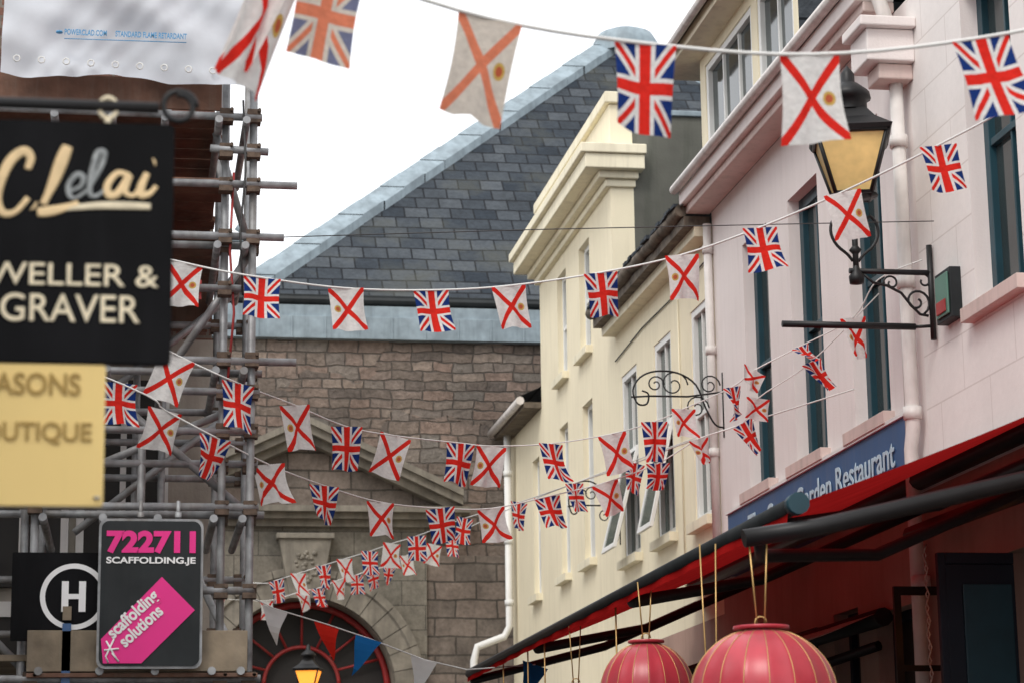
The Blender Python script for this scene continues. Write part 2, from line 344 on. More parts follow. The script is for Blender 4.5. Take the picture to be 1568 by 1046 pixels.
b=MB()
for y in (15.38,14.42): b.box(5.15,5.2,y,y+.03,1.5,3.3,'black'); b.box(5.2,5.48,y,y+.03,3.24,3.3,'black'); b.box(5.2,5.48,y,y+.03,2.72,2.76,'black')
b.build('window_bracket',E)
b=MB(); b.lathe([(.0,-.12),(.05,-.11),(.07,0),(.05,.11),(0,.12)],(5.38,14.86,2.95),'lit',12); b.box(5.40,5.5,14.83,14.89,2.78,2.84,'black'); b.build('wall_sconce',E)
b=MB()
for i in range(22): b.path([(5.36+.012*math.cos(t*1.57+i*1.57),15.3+.012*math.sin(i*1.57),3.55-.045*i+.03*math.cos(t*1.57)) for t in range(4)],.006,'pipe',5,closed=True)
b.build('hanging_chain',E)
b=MB(); b.box(5.42,5.5,14.68,14.98,5.05,5.40,'charc'); b.box(5.405,5.419,14.71,14.95,5.08,5.37,'green'); b.box(5.395,5.404,14.74,14.92,5.10,5.19,'red'); b.build('alarm_box',None,.01)
# ---------------------------------------------------------------- cream house
E=empty('cream_terraced_house',(5.5,24,0)); b=MB()
W=[(21.72,22.42,4.68,6.84),(23.32,24.12,4.72,6.86),(25.02,25.85,4.72,6.86)]
facade(b,5.5,21.42,26.2,3.7,7.5,W,'cream',.06)
G=[(21.8,23.4,.8,3.0),(24.2,25.6,.1,3.0)]
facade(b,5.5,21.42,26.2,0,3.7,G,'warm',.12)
b.build('walls',E)
b=MB()
for w in W: window(b,5.5,w,'wframe','glassl',.06,sill='creamtrim',fw=.075,vert=1)
for w in G: window(b,5.5,w,'navy','dark',.12)
for (y0,y1,z0,z1,out) in [(25.1,25.78,4.8,5.95,.30),(23.40,24.05,4.8,5.95,.26)]:
    def sash(ya,yb,t0,t1,k,dx=0):
        def P(t): return (5.5-out*t+dx, z1-(z1-z0)*t)
        (xa,za),(xb,zb)=P(t0),P(t1)
        n=len(b.v); th=.04
        b.v+=[(xa,ya,za),(xa,yb,za),(xb,yb,zb),(xb,ya,zb),(xa+th,ya,za),(xa+th,yb,za),(xb+th,yb,zb),(xb+th,ya,zb)]
        for q in ((0,1,2,3),(7,6,5,4),(0,4,5,1),(1,5,6,2),(2,6,7,3),(3,7,4,0)): b.f.append(tuple(n+i for i in q)); b.m.append(b.mi(k)); b.sm.append(False)
    sash(y0,y0+.05,0,1,'wframe'); sash(y1-.05,y1,0,1,'wframe'); sash(y0+.05,y1-.05,0,.05,'wframe'); sash(y0+.05,y1-.05,.95,1,'wframe'); sash(y0+.05,y1-.05,.05,.95,'glassl',.012)
b.build('windows',E,.004)
b=MB(); b.box(5.24,5.5,21.5,26.15,7.5,7.6,'gutter'); b.box(5.34,5.5,21.5,26.15,7.40,7.498,'creamtrim')
b.path([(5.22,21.5+i*.155,7.66+.012*math.sin(i*1.3)) for i in range(31)],[.06+.02*random.random() for i in range(31)],'gutter',10)
for i in range(34):
    y_=21.5+i*.137; b.box(5.12+random.uniform(0,.05),5.35,y_,y_+.13,7.69,7.70+random.uniform(.01,.03),'slatex')
b.poly([(5.2,21.42,7.68),(5.2,26.2,7.68),(8.6,26.2,10.2),(8.6,21.42,10.2)],'slatex'); b.poly([(8.6,21.42,10.2),(8.6,26.2,10.2),(12,26.2,7.7),(12,21.42,7.7)],'slatex')
b.build('roof',E)
b=MB(); b.path([(5.485,21.5,7.2),(5.485,23,7.16),(5.485,24.6,7.17),(5.485,26.1,7.1)],.008,'cable',5); b.path([(5.485,22.9,7.4),(5.485,22.9,4.0)],.008,'creamtrim',5); b.build('wall_cables',E)
# ---------------------------------------------------------------- tall parapet house
E=empty('cream_parapet_house',(5.5,28.6,0)); b=MB()
W=[(27.6,28.28,7.6,9.0),(29.2,29.85,7.6,9.0),(27.6,28.25,4.98,6.96),(29.25,29.85,4.98,6.96)]
facade(b,5.5,26.2,31.2,3.4,9.4,W,'cream',.12)
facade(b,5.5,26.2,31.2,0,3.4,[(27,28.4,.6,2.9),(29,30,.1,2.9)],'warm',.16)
b.poly([(5.5,26.2,0),(5.5,26.2,9.4),(5.78,26.2,9.4),(5.78,26.2,0)],'cream')
b.poly([(5.78,26.2,0),(5.78,26.2,10.15),(12,26.2,10.15),(12,26.2,0)],'grey')
b.poly([(5.5,31.2,7),(5.5,31.2,9.4),(12,31.2,9.4),(12,31.2,7)],'cream')
b.poly([(12,26.2,0),(12,26.2,10.1),(12,31.2,10.1),(12,31.2,0)],'cream'); b.poly([(5.7,26.2,10.1),(12,26.2,10.1),(12,31.2,10.1),(5.7,31.2,10.1)],'lead')
b.build('walls',E)
b=MB()
for w in W: window(b,5.5,w,'wframe','glassl',.12,sill='creamtrim')
window(b,5.5,(27,28.4,.6,2.9),'navy','dark',.16); window(b,5.5,(29,30,.1,2.9),'navy','dark',.16)
b.build('windows',E,.004)
b=MB()
for i,(pr,z0,z1) in enumerate([(.07,9.24,9.33),(.16,9.332,9.42),(.34,9.422,9.60),(.40,9.602,9.72)]):
    b.box(5.5-pr,5.78+pr*.3,26.2-pr*.6,31.2+pr*.5,z0,z1,'creamtrim')
b.box(5.5,5.78,26.19,31.2,9.722,10.28,'cream'); b.box(5.44,5.84,26.13,31.25,10.282,10.42,'creamtrim')
b.box(5.86,9,26.16,26.6,10.15,10.22,'lead')
b.build('cornice',E,.012)
# ---------------------------------------------------------------- low end house
E=empty('cream_end_house',(5.5,32.6,0)); b=MB()
W=[(31.45,32.0,4.95,6.87)]
facade(b,5.5,31.2,33.9,3.3,7.5,W,'cream',.12); facade(b,5.5,31.2,33.9,0,3.3,[(32,33,.1,2.8)],'warm',.16)
window(b,5.5,W[0],'wframe','glassl',.12,sill='creamtrim'); window(b,5.5,(32,33,.1,2.8),'navy','dark',.16)
b.build('walls',E)
b=MB(); b.box(5.25,5.5,31.2,33.9,7.5,7.58,'gutter'); b.path([(5.2,31.2,7.6),(5.2,33.9,7.6)],.06,'pipe'); b.poly([(5.15,31.2,7.64),(5.15,33.9,7.64),(8.5,33.9,9.2),(8.5,31.2,9.2)],'slatex')
b.path([(5.38,33.5,7.5),(5.38,33.5,4.7),(5.3,33.5,4.55),(4.9,33.5,4.4),(4.85,33.5,4.2),(4.85,33.5,.2)],.055,'wframe',10)
for z in (6.9,5.9,5.0): b.path([(5.38,33.5,z),(5.38,33.5,z+.08)],.07,'wframe',10)
b.build('roof_and_pipe',E)
# ---------------------------------------------------------------- stone market hall
E=empty('stone_market_hall',(2.4,34,0)); b=MB(); y=34
for x0,x1,z0,z1 in [(-7,.6,0,9.0),(.6,4.2,6.15,9.0),(4.2,16.4,0,9.0)]: b.poly([(x0,y,z0),(x0,y,z1),(x1,y,z1),(x1,y,z0)],'rubble')
b.poly([(-7,y,0),(-7,y,9),(-7,48,9),(-7,48,0)],'rubbley'); b.poly([(16.4,y,0),(16.4,y,9),(16.4,48,9),(16.4,48,0)],'rubbley')
b.build('walls',E)
b=MB(); b.box(4.22,5.62,33.95,y,0,5.78,'quoin'); b.build('quoin_blocks',E,.01)
cx,cz,ri=2.42,3.82,1.32
b=MB(); yp=33.9; n=28
arc=[(cx+ri*math.cos(math.pi*i/n),cz+ri*math.sin(math.pi*i/n)) for i in range(n+1)]
for i in range(n):
    (xa,za),(xb,zb)=arc[i],arc[i+1]; b.poly([(xa,yp,za),(xb,yp,zb),(xb,yp,6.2),(xa,yp,6.2)],'ashlar'); b.poly([(xa,yp,za),(xb,yp,zb),(xb,yp+.55,zb),(xa,yp+.55,za)],'trimstone')
for x0,x1 in ((.6,cx-ri),(cx+ri,4.22)):
    b.poly([(x0,yp,0),(x0,yp,6.2),(x1,yp,6.2),(x1,yp,0)],'ashlar')
for x in (cx-ri,cx+ri): b.poly([(x,yp,0),(x,yp,cz),(x,yp+.55,cz),(x,yp+.55,0)],'trimstone')
for x in (.6,4.22): b.poly([(x,yp,0),(x,yp,6.2),(x,y+.02,6.2),(x,y+.02,0)],'ashlar')
b.build('door_surround',E)
b=MB()
for i in range(17):
    if i==8: continue
    a0=math.pi*(i+.02)/17; a1=math.pi*(i+.98)/17
    pr=[]
    for (r,yy) in ((ri+.01,33.80),(ri+.30,33.80),(ri+.33,33.76),(ri+.44,33.76),(ri+.44,33.9)):
        pr.append([(cx+r*math.cos(a),yy,cz+r*math.sin(a)) for a in (a0,(a0+a1)/2,a1)])
    for q in range(4):
        for t in range(2): b.poly([pr[q][t],pr[q][t+1],pr[q+1][t+1],pr[q+1][t]],'trimstone')
    for t in (0,2): b.poly([pr[q][t] for q in range(5)],'trimstone')
    for t in range(2): b.poly([pr[0][t],pr[0][t+1],(pr[0][t+1][0],33.9,pr[0][t+1][2]),(pr[0][t][0],33.9,pr[0][t][2])],'trimstone')
b.build('arch_voussoirs',E)
b=MB(); kz=[(2.20,5.12),(2.64,5.12),(2.80,5.98),(2.04,5.98)]
b.poly([(x,33.66,z) for x,z in kz],'trimstone')
for i in range(4):
    (xa,za),(xb,zb)=kz[i],kz[(i+1)%4]; b.poly([(xa,33.66,za),(xb,33.66,zb),(xb,33.9,zb),(xa,33.9,za)],'trimstone')
b.box(2.0,2.84,33.62,33.9,5.982,6.06,'trimstone')
for i in range(34):
    t=random.random()*6.28; r=random.random()**.5; s=random.uniform(.6,1); b.lathe([(0,-.04*s),(.035*s,-.025*s),(.042*s,0),(.035*s,.025*s),(0,.04*s)],(2.42+.2*r*math.cos(t),33.66,5.6+.26*r*math.sin(t)),'trimstone',8)
b.build('keystone',E,.01)
b=MB()
for pr,z0,z1 in ((.10,6.18,6.28),(.22,6.282,6.37),(.34,6.372,6.46)): b.box(.34-pr,4.5+pr,33.9-pr,y,z0,z1,'trimstone')
for sgn in (-1,1):
    for pr,o0,o1 in ((.20,-.10,.02),(.36,.022,.14),(.44,.142,.24)):
        xa,xb=2.42,2.42+sgn*2.3; za,zb=7.52,6.46
        P=[(xa,za+o0),(xb,zb+o0),(xb,zb+o1),(xa,za+o1)]
        b.poly([(x,33.9-pr,z) for x,z in P],'trimstone')
        for i in range(4):
            (x1,z1),(x2,z2)=P[i],P[(i+1)%4]; b.poly([(x1,33.9-pr,z1),(x2,33.9-pr,z2),(x2,y,z2),(x1,y,z1)],'trimstone')
b.poly([(.3,33.93,6.462),(4.5,33.93,6.462),(2.42,33.93,7.5)],'quoin')
b.build('pediment',E)
b=MB(); yd=34.35
b.poly([(cx+1.4*math.cos(math.pi*i/20),yd+.1,cz+1.4*math.sin(math.pi*i/20)) for i in range(21)]+[(cx-1.4,yd+.1,0),(cx+1.4,yd+.1,0)],'dark')
b.path([(cx+1.27*math.cos(math.pi*i/24),yd,cz+1.27*math.sin(math.pi*i/24)) for i in range(25)],.05,'red')
b.path([(cx+.55*math.cos(math.pi*i/24),yd,cz+.1+.55*math.sin(math.pi*i/24)) for i in range(25)],.03,'red')
for i in range(1,8):
    a=math.pi*i/8; b.path([(cx+.55*math.cos(a),yd,cz+.1+.55*math.sin(a)),(cx+1.22*math.cos(a),yd,cz+1.22*math.sin(a))],.02,'red',6)
b.box(cx-1.32,cx+1.32,yd-.05,yd+.06,3.72,3.92,'red')
for i in range(9):
    x=cx-1.2+i*.28; b.box(x,x+.17,yd-.075,yd-.052,3.75,3.88,'yellow')
for x in (cx-1.28,cx-.45,cx+.45,cx+1.22): b.box(x,x+.08,yd-.04,yd+.04,0,3.718,'red')
b.build('fanlight_door',E)
b=MB()
b.box(-7,16.4,33.86,34.1,9.002,9.34,'lead'); b.box(-7,16.4,33.92,34.2,9.342,9.52,'lead')
for i in range(46): x=-6.8+i*.5; b.box(x,x+.03,33.845,33.858,9.0,9.34,'lead')
b.box(1.2,16.4,33.9,34.3,9.56,9.68,'charc'); b.path([(1.1,33.95,9.6),(16.4,33.95,9.6)],.07,'charc')
b.build('lead_parapet',E,.008)
b=MB(); ap=(8.75,41.3,16.55); ap2=(9.25,41.3,16.55)
c0,c1,c2,c3=(1.25,34.2,9.66),(16.6,34.2,9.66),(16.6,48.4,9.66),(1.25,48.4,9.66)
b.poly([c0,c1,ap2,ap],'slate'); b.poly([c1,c2,ap2],'slatex'); b.poly([c2,c3,ap,ap2],'slate'); b.poly([c3,c0,ap],'slatex'); b.build('slate_roof',E)
b=MB()
def strip(p,q,w,h,k):
    p=Vector(p);q=Vector(q); n=20
    for i in range(n):
        a=p.lerp(q,i/n); c=p.lerp(q,(i+.992)/n); s=Vector((w*random.uniform(.97,1.05),0,-.0)); u=Vector((0,-.05,h+.012*(i%2)))
        pts=[a-s*.15+u,a+s+u,c+s+u,c-s*.15+u]; b.poly(pts,k); b.poly([pts[0],pts[3],pts[3]-Vector((0,0,.3)),pts[0]-Vector((0,0,.3))],k); b.poly([pts[1],pts[2],pts[2]-Vector((0,0,.16)),pts[1]-Vector((0,0,.16))],k)
strip(c0,ap,.36,.10,'lead'); strip(c1,ap2,-.36,.10,'lead')
b.lathe([(.62,-.25),(.62,0),(.52,.17),(.28,.27),(0,.3)],(9.0,41.2,16.45),'lead',20)
b.path([(1.5,34.1,10.2),(1.6,34.1,10.6),(1.4,34.1,10.75)],.07,'lead'); b.box(1.3,1.6,34.0,34.2,10.5,10.62,'lead')
b.build('hip_flashing',E)
# ---------------------------------------------------------------- left buildings
E=empty('scaffolded_brick_house',(-4,18,0)); b=MB()
b.box(-9,.48,15.7,24,5.0,9.2,'brick'); b.box(-9,.5,15.68,24,0,4.998,'block')
for x in (-2.0,-1.0,-.35): 
    b.box(x,x+.5,15.62,15.679,3.3,4.7,'dark'); b.box(x-.05,x,15.6,15.679,3.25,4.75,'wframe'); b.box(x+.5,x+.55,15.6,15.679,3.25,4.75,'wframe'); b.box(x+.23,x+.27,15.6,15.619,3.3,4.7,'wframe')
b.box(-2.2,.3,15.6,15.679,1.0,3.1,'dark'); b.box(-2.2,.3,15.58,15.67,3.1,3.2,'wframe')
b.box(-1.4,-.9,15.56,15.599,3.21,3.5,'wframe')
b.build('walls',E)
E=empty('rendered_shop_house',(-3.5,7,0)); b=MB()
W=[(3+2*i,3.9+2*i,3.9,5.4) for i in range(5)]; G=[(2.6+2.6*i,4.4+2.6*i,.5,2.7) for i in range(4)]
facade(b,-1.95,1.5,13.4,0,6.0,W+G,'white',.15,-1)
for w in W+G: window(b,-1.95,w,'wframe','glass',.15,-1,sill='trimstone')
b.poly([(-1.95,13.4,0),(-1.95,13.4,6.0),(-9,13.4,6.0),(-9,13.4,0)],'pink'); b.poly([(-1.95,1.5,0),(-1.95,1.5,6.0),(-9,1.5,6.0),(-9,1.5,0)],'pink')
b.poly([(-1.8,1.4,6.0),(-1.8,13.5,6.0),(-5.5,13.5,7.5),(-5.5,1.4,7.5)],'slatex'); b.build('walls',E)
# ---------------------------------------------------------------- scaffold
E=empty('scaffolding_tower',(0,14.6,0)); b=MB(); r=.0245
def T(p,q,k='tube'): b.path([p,q],r,k,10)
for x,yy,z0,z1 in [(.67,14,0,6.9),(.50,14.05,0,7),(.69,15.2,0,6.9),(.5,15.25,0,7),(-.6,14.0,0,3.7),(-.66,14.05,0,3.6),(-.6,15.2,0,7),(.15,15.2,0,7),(-1.8,14,0,7),(-1.8,15.2,0,7),(-.02,15.3,2.5,5)]: T((x,yy,z0),(x,yy,z1))
for z,x0,x1,yy in [(6.06,-1.9,.72,13.96),(5.83,.4,.76,13.95),(5.61,-1.9,.94,13.95),(5.28,-1.9,.86,13.95),(5.24,-1.9,.7,14.04),(5.0,-.4,.75,15.24),(4.95,-1.9,.7,13.95),(4.51,-1.9,.94,13.95),(4.46,-1.9,.74,14.1),(4.40,-1.9,.7,15.2),(4.31,-1.9,.72,13.95),(4.2,-1.9,.72,15.2),(4.07,-1.9,.7,13.95),(3.98,-1.9,.72,15.25),(3.88,-1.9,.72,14.1),(3.60,-1.9,.72,13.95),(3.56,-1.9,.76,14.08),(3.3,-1.9,.72,15.2),(3.10,-.1,.70,13.95),(2.95,-1.9,.7,15.2),(2.58,-1.9,.74,13.95)]:
    T((x0,yy,z+random.uniform(-.01,.01)),(x1,yy,z+random.uniform(-.015,.015)))
    for x in (.67,.5,-.6):
        if x0<x<x1 and (x>0 or z<3.7):
            yc=yy+.03; b.box(x-.042,x+.042,yc-.05,yc+.045,z-.045,z+.04,'rust'); b.path([(x+.03,yc-.06,z+.02),(x+.03,yc-.1,z+.02)],.012,'rust',6)
for z in (6.0,5.2,4.42,3.52,2.62):
    for x in (.62,.45,-.55,-.2,.12): T((x,13.85,z),(x,15.4,z))
T((-.35,14.1,4.45),(.62,14.1,3.62)); T((.62,15.1,5.2),(-.4,15.1,4.35)); T((-.4,15.15,3.6),(.6,15.15,4.4)); T((.02,14.1,3.2),(.02,14.1,4.1)); T((-1.6,14.1,3.6),(-.6,14.1,2.6)); T((.2,14.08,4.5),(.66,14.08,5.2)); T((-.3,14.12,3.85),(.5,14.12,4.2)); T((.72,14.2,2.5),(.3,15.1,3.5)); T((.66,14.15,5.25),(.44,14.15,6.0))
b.build('tubes_and_couplers',E)
b=MB()
for z,k,x1 in ((6.02,'brown',.47),(5.60,'brown',.47),(5.24,'brown',.47),(2.66,'plank',.68)):
    for i in range(6):
        b.box(-1.9,x1+random.uniform(-.03,.03),14.02+i*.225,14.02+i*.225+.205,z+.03,z+.068,k)
b.box(-.62,.66,13.90,13.93,2.62,2.86,'plank'); b.box(-.62,.72,13.88,13.92,2.585,2.61,'brown')
b.box(-1.9,.47,14.0,14.018,6.1,6.3,'brown'); b.box(-1.9,.44,15.42,15.45,5.0,5.5,'brown')
b.build('boards',E,.004)
b=MB(); b.box(-.42,-.37,13.9,13.92,2.4,2.9,'blue'); b.box(-.42,-.37,13.9,13.92,2.92,3.0,'plank'); b.box(.28,.36,13.96,13.99,4.88,5.0,'red')
b.path([(.55,14,5.7),(.53,13.97,5.2),(.56,13.97,4.8),(.52,13.97,4.3)],.008,'red',6)
b.box(.1,.42,15.4,15.41,5.72,5.9,'pw'); b.path([(.60,13.93,6.15),(.62,13.92,5.7),(.59,13.92,5.3),(.61,13.92,4.9)],.007,'cable',6)
b.build('straps',E)
n,mh=90,50; v=[];f=[]
for j in range(mh+1):
    for i in range(n+1):
        s=i/n; t=j/mh; x=-.86+1.50*s-.02*t; z=7.5-1.26*t-.02*math.sin(s*9)*t-.03*s*t+.006*abs(math.sin(s*17+1))*t*t
        dx=s+.09*math.sin(t*5+s*5); yy=13.84+.030*math.sin(dx*7+t*4)+.010*math.sin(dx*19-t*11)+.040*math.sin(t*13+4*math.sin(s*4))*(.3+t*.7)+.005*math.sin(dx*43+t*26)+.012*math.sin(t*29-s*14)
        v.append((x,yy,z))
for j in range(mh):
    for i in range(n): a=j*(n+1)+i; f.append((a,a+1,a+n+2,a+n+1))
b=MB(); b.v=v; b.f=f; b.m=[b.mi('tarp')]*len(f); b.sm=[True]*len(f)
tp=b.build('tarpaulin')
text('POWERCLAD.COM      STANDARD FLAME RETARDANT',(-.50,13.745,6.47),RY,.05,'tape',tp,'printed_text',width=.74,bold=.001)
b=MB(); b.path([(-.5,13.75,6.445),(.24,13.75,6.45)],.003,'tape',4); b.lathe([(0,0),(.02,0),(.02,.01),(0,.01)],(-.53,13.75,6.48),'tape',12)
for i in range(10): b.path([(-.78+i*.148+.02*math.cos(t*.9),13.76,6.31-.004*i+.02*math.sin(t*.9)) for t in range(7)],.005,'string',5,closed=True)
b.build('eyelets_and_line',tp)
# ---------------------------------------------------------------- signs
def rounded(b,x0,x1,z0,z1,y0,y1,rr,k):
    P=[]
    for (cx_,cz_,a0) in ((x1-rr,z1-rr,0),(x0+rr,z1-rr,90),(x0+rr,z0+rr,180),(x1-rr,z0+rr,270)):
        for i in range(7): a=rad(a0+i*15); P.append((cx_+rr*math.cos(a),cz_+rr*math.sin(a)))
    b.poly([(x,y0,z) for x,z in P],k); b.poly([(x,y1,z) for x,z in P][::-1],k)
    for i in range(len(P)): (xa,za),(xb,zb)=P[i],P[(i+1)%len(P)]; b.poly([(xa,y0,za),(xb,y0,zb),(xb,y1,zb),(xa,y1,za)],k)
E=empty('scaffolding_company_sign',(.08,13.85,3.07)); b=MB()
rounded(b,-.22,.39,2.63,3.51,13.82,13.85,.05,'tube'); rounded(b,-.205,.375,2.645,3.495,13.812,13.83,.045,'charc')
for x in (.02,.24): b.path([(x,13.84,3.5),(x,13.84,3.62)],.012,'tube',6); b.lathe([(.02,0),(.02,.03),(0,.03)],(x,13.83,3.52),'tube',8)
b.build('panel',E)
text('722711',(-.175,13.808,3.315),RY,.18,'mag',E,width=.52,bold=.009,height=.135)
text('SCAFFOLDING.JE',(-.175,13.808,3.245),RY,.07,'vwhite',E,width=.52,bold=.002,height=.05)
b=MB(); P=[(-.195,2.80),(.15,3.165),(.345,2.97),(.04,2.66),(-.18,2.66)]
b.poly([(x,13.806,z) for x,z in P],'mag'); b.build('magenta_panel',E)
for i,(t,x,z) in enumerate((('scaffolding',-.125,2.80),('solutions',-.055,2.75))):
    text(t,(x,13.802,z),(rad(90),rad(-43),0),.1,'vwhite',E,width=.36 if i==0 else .30,bold=.003)
b=MB()
for P in ([(-.165,2.79),(-.10,2.68)],[(-.12,2.80),(-.165,2.70),(-.15,2.665)],[(-.175,2.735),(-.09,2.745)],[(-.13,2.72),(-.09,2.67)]): b.path([(x,13.802,z) for x,z in P],.006,'vwhite',5)
b.build('logo_figure',E)
E=empty('round_logo_sign',(-.36,13.9,3.05)); b=MB()
rounded(b,-.72,-.14,2.80,3.32,13.93,13.95,.01,'signblack')
def ring(b,c,r0,r1,y,k,n=48):
    for i in range(n):
        a,e=2*math.pi*i/n,2*math.pi*(i+1)/n
        b.poly([(c[0]+r0*math.cos(a),y,c[1]+r0*math.sin(a)),(c[0]+r1*math.cos(a),y,c[1]+r1*math.sin(a)),(c[0]+r1*math.cos(e),y,c[1]+r1*math.sin(e)),(c[0]+r0*math.cos(e),y,c[1]+r0*math.sin(e))],k)
ring(b,(-.36,3.06),.165,.195,13.925,'vwhite')
for x in (-.43,-.33): b.box(x,x+.04,13.92,13.925,2.97,3.15,'vwhite')
b.box(-.39,-.33,13.92,13.924,3.045,3.075,'vwhite'); b.build('panel',E)
# jeweller sign: brush-script name painted as strokes
E=empty('jeweller_hanging_sign',(-.4,5.8,3.1)); b=MB()
rounded(b,-.95,.075,2.79,3.415,5.78,5.82,.015,'signblack'); b.build('board',E,.003)
b=MB(); b.path([(-1.95,5.8,3.465),(.035,5.8,3.465)],.015,'black',10)
b.path([(.085+.045*math.cos(a*.35)*(1-a*.012),5.8,3.47+.045*math.sin(a*.35)*(1-a*.012)) for a in range(0,24)],.008,'black',8)
for x in (-.095,-.75):
    b.path([(x+.022*math.cos(a*.45),5.8,3.46+.028*math.sin(a*.45)) for a in range(14)],.007,'goldw',8,closed=True); b.path([(x,5.8,3.435),(x,5.8,3.41)],.009,'goldw',8)
b.path([(-1.95,5.8,3.95),(-1.2,5.8,3.49)],.012,'black',8); b.build('bracket',E)
b=MB()
def stroke(pts,r,k):
    P=spl([(-.37+.0017*x,5.777,3.425-(y_-185)*.0017) for x,y_ in pts],6); L=len(P)
    b.path(P,[.0017*r*(.55+.45*math.sin(math.pi*min(1,(i+2)/(L*.9)))) for i in range(L)],k,8)
stroke([(46,268),(50,250),(40,240),(22,254),(8,284),(3,315),(12,336),(30,334),(48,312)],8,'gold'); stroke([(56,324),(59,326)],9,'gold')
stroke([(104,230),(96,252),(84,288),(70,322)],10,'gold'); stroke([(62,334),(88,330),(122,318)],8,'gold'); stroke([(-60,245),(-75,290),(-60,330),(-40,320)],8,'gold')
stroke([(108,300),(124,292),(128,278),(118,274),(107,290),(108,306),(118,310),(134,298)],4.5,'fade')
stroke([(134,298),(152,264),(158,240),(148,240),(140,272),(138,302),(148,306),(160,296)],5,'fade')
stroke([(194,272),(178,270),(164,288),(166,304),(180,300),(196,272),(190,298),(202,304),(208,296)],6,'gold')
stroke([(222,268),(214,288),(213,302),(226,300),(236,288)],6.5,'gold'); stroke([(231,251),(234,250)],7,'gold')
stroke([(228,320),(150,321),(72,332)],6,'goldw')
b.v=[(x,5.777+(y_-5.777)*.12,z) for x,y_,z in b.v]; b.build('brush_script',E)
text('JEWELLER &',(.04,5.777,2.985),RY,.1,'goldw',E,width=.50,align='RIGHT',bold=.0005,height=.075)
text('ENGRAVER',(-.005,5.777,2.892),RY,.1,'goldw',E,width=.46,align='RIGHT',bold=.0005,height=.071)
E=empty('boutique_hanging_sign',(-.4,5.8,2.6)); b=MB()
rounded(b,-.80,-.085,2.43,2.785,5.785,5.815,.008,'yellow'); b.build('board',E,.002)
b=MB()
for x in (-.76,-.12): b.path([(x,5.8,2.78),(x,5.8,2.80)],.006,'black',6); b.lathe([(.008,-.003),(.008,.003),(0,.003)],(x+.02,5.783,2.45),'tube',8)
b.build('hooks',E)
text('SEASONS',(-.145,5.782,2.708),RY,.075,'brownl',E,width=.27,align='RIGHT',bold=.001,height=.056)
text('BOUTIQUE',(-.115,5.782,2.592),RY,.075,'brownl',E,width=.30,align='RIGHT',bold=.001,height=.056)
# ---------------------------------------------------------------- street lamps
def lantern(b,c,s,glass):
    x,yy,z=c
    b.lathe([(.17*s,0),(.34*s,.42*s)],(x,yy,z),glass,4,rad(30),False)
    for j in range(4):
        a=rad(30+90*j); b.path([(x+.175*s*math.cos(a),yy+.175*s*math.sin(a),z),(x+.35*s*math.cos(a),yy+.35*s*math.sin(a),z+.43*s)],.012*s+.003,'black',6)
        a2=rad(120+90*j)
        for rr,zz,w in ((.175,0,.014),(.35,.42,.02)): b.path([(x+rr*s*math.cos(a),yy+rr*s*math.sin(a),z+zz*s),(x+rr*s*math.cos(a2),yy+rr*s*math.sin(a2),z+zz*s)],w*s,'black',6)
    b.lathe([(q*s,w*s) for q,w in [(.38,.42),(.40,.45),(.36,.47),(.24,.54),(.16,.62),(.13,.64)]],(x,yy,z),'black',4,rad(30),False)
    b.lathe([(q*s,w*s) for q,w in [(.13,.62),(.13,.70),(.16,.71),(.15,.76),(.08,.82),(.05,.84),(.05,.90),(.03,.93),(0,.97)]],(x,yy,z),'black',16)
    b.lathe([(q*s,w*s) for q,w in [(0,-.12),(.03,-.10),(.05,-.03),(.18,0),(0,.001)]],(x,yy,z),'black',16)
E=empty('street_lamp',(5.5,15.2,5.3)); b=MB(); yl=15.2
lantern(b,(4.93,yl,6.02),1,'amber'); b.build('lantern_head',E)
b=MB()
b.path([(5.47,yl,5.0),(5.47,yl,5.68)],.022,'black'); b.path([(4.88,yl,5.48),(5.48,yl,5.48)],.02,'black'); b.path([(4.38,yl,5.09),(5.34,yl,5.09)],.024,'black'); b.path([(5.34,yl,5.09),(5.48,yl,5.1)],.012,'black')
b.path([(4.93,yl,5.40),(4.93,yl,5.92)],.022,'black'); b.lathe([(0,-.04),(.05,-.03),(.055,.02),(.03,.06),(.02,.1)],(4.93,yl,5.42),'black',12)
b.lathe([(.02,0),(.045,.03),(.02,.06)],(4.93,yl,5.6),'black',12)
def sc_(cx_,cz_,r0,r1,a0,a1,n=22): return [(cx_+(r0+(r1-r0)*i/n)*math.cos(rad(a0+(a1-a0)*i/n)),yl,cz_+(r0+(r1-r0)*i/n)*math.sin(rad(a0+(a1-a0)*i/n))) for i in range(n+1)]
for s in (-1,1):
    P=[(4.93+s*q,yl,w) for q,w in [(.02,5.55),(.06,5.60),(.13,5.66),(.17,5.74),(.165,5.82),(.12,5.88),(.09,5.84),(.11,5.79)]]
    b.path(spl(P,3),.011,'black',6)
b.path([(4.98,yl,5.46),(5.05,yl,5.40),(5.15,yl,5.38),(5.25,yl,5.33),(5.32,yl,5.24),(5.38,yl,5.18),(5.44,yl,5.17)],.010,'black',6)
b.path(sc_(5.36,5.27,.10,.02,-60,420),.009,'black',6); b.path(sc_(5.18,5.40,.06,.015,200,-220),.008,'black',6)
b.path(sc_(5.42,5.42,.05,.02,90,-200),.008,'black',6)
b.build('wall_bracket',E)
E=empty('street_lamp',(2.2,30,0)); b=MB()
lantern(b,(2.2,30,3.55),.62,'lit'); b.path([(2.2,30,0),(2.2,30,.6),(2.2,30,3.5)],[.09,.06,.04],'teal',12); b.lathe([(.14,0),(.14,.3),(.09,.5),(.06,.6)],(2.2,30,0),'teal',12); b.path([(1.9,30,3.3),(2.5,30,3.3)],.02,'teal'); b.build('post_and_lantern',E)
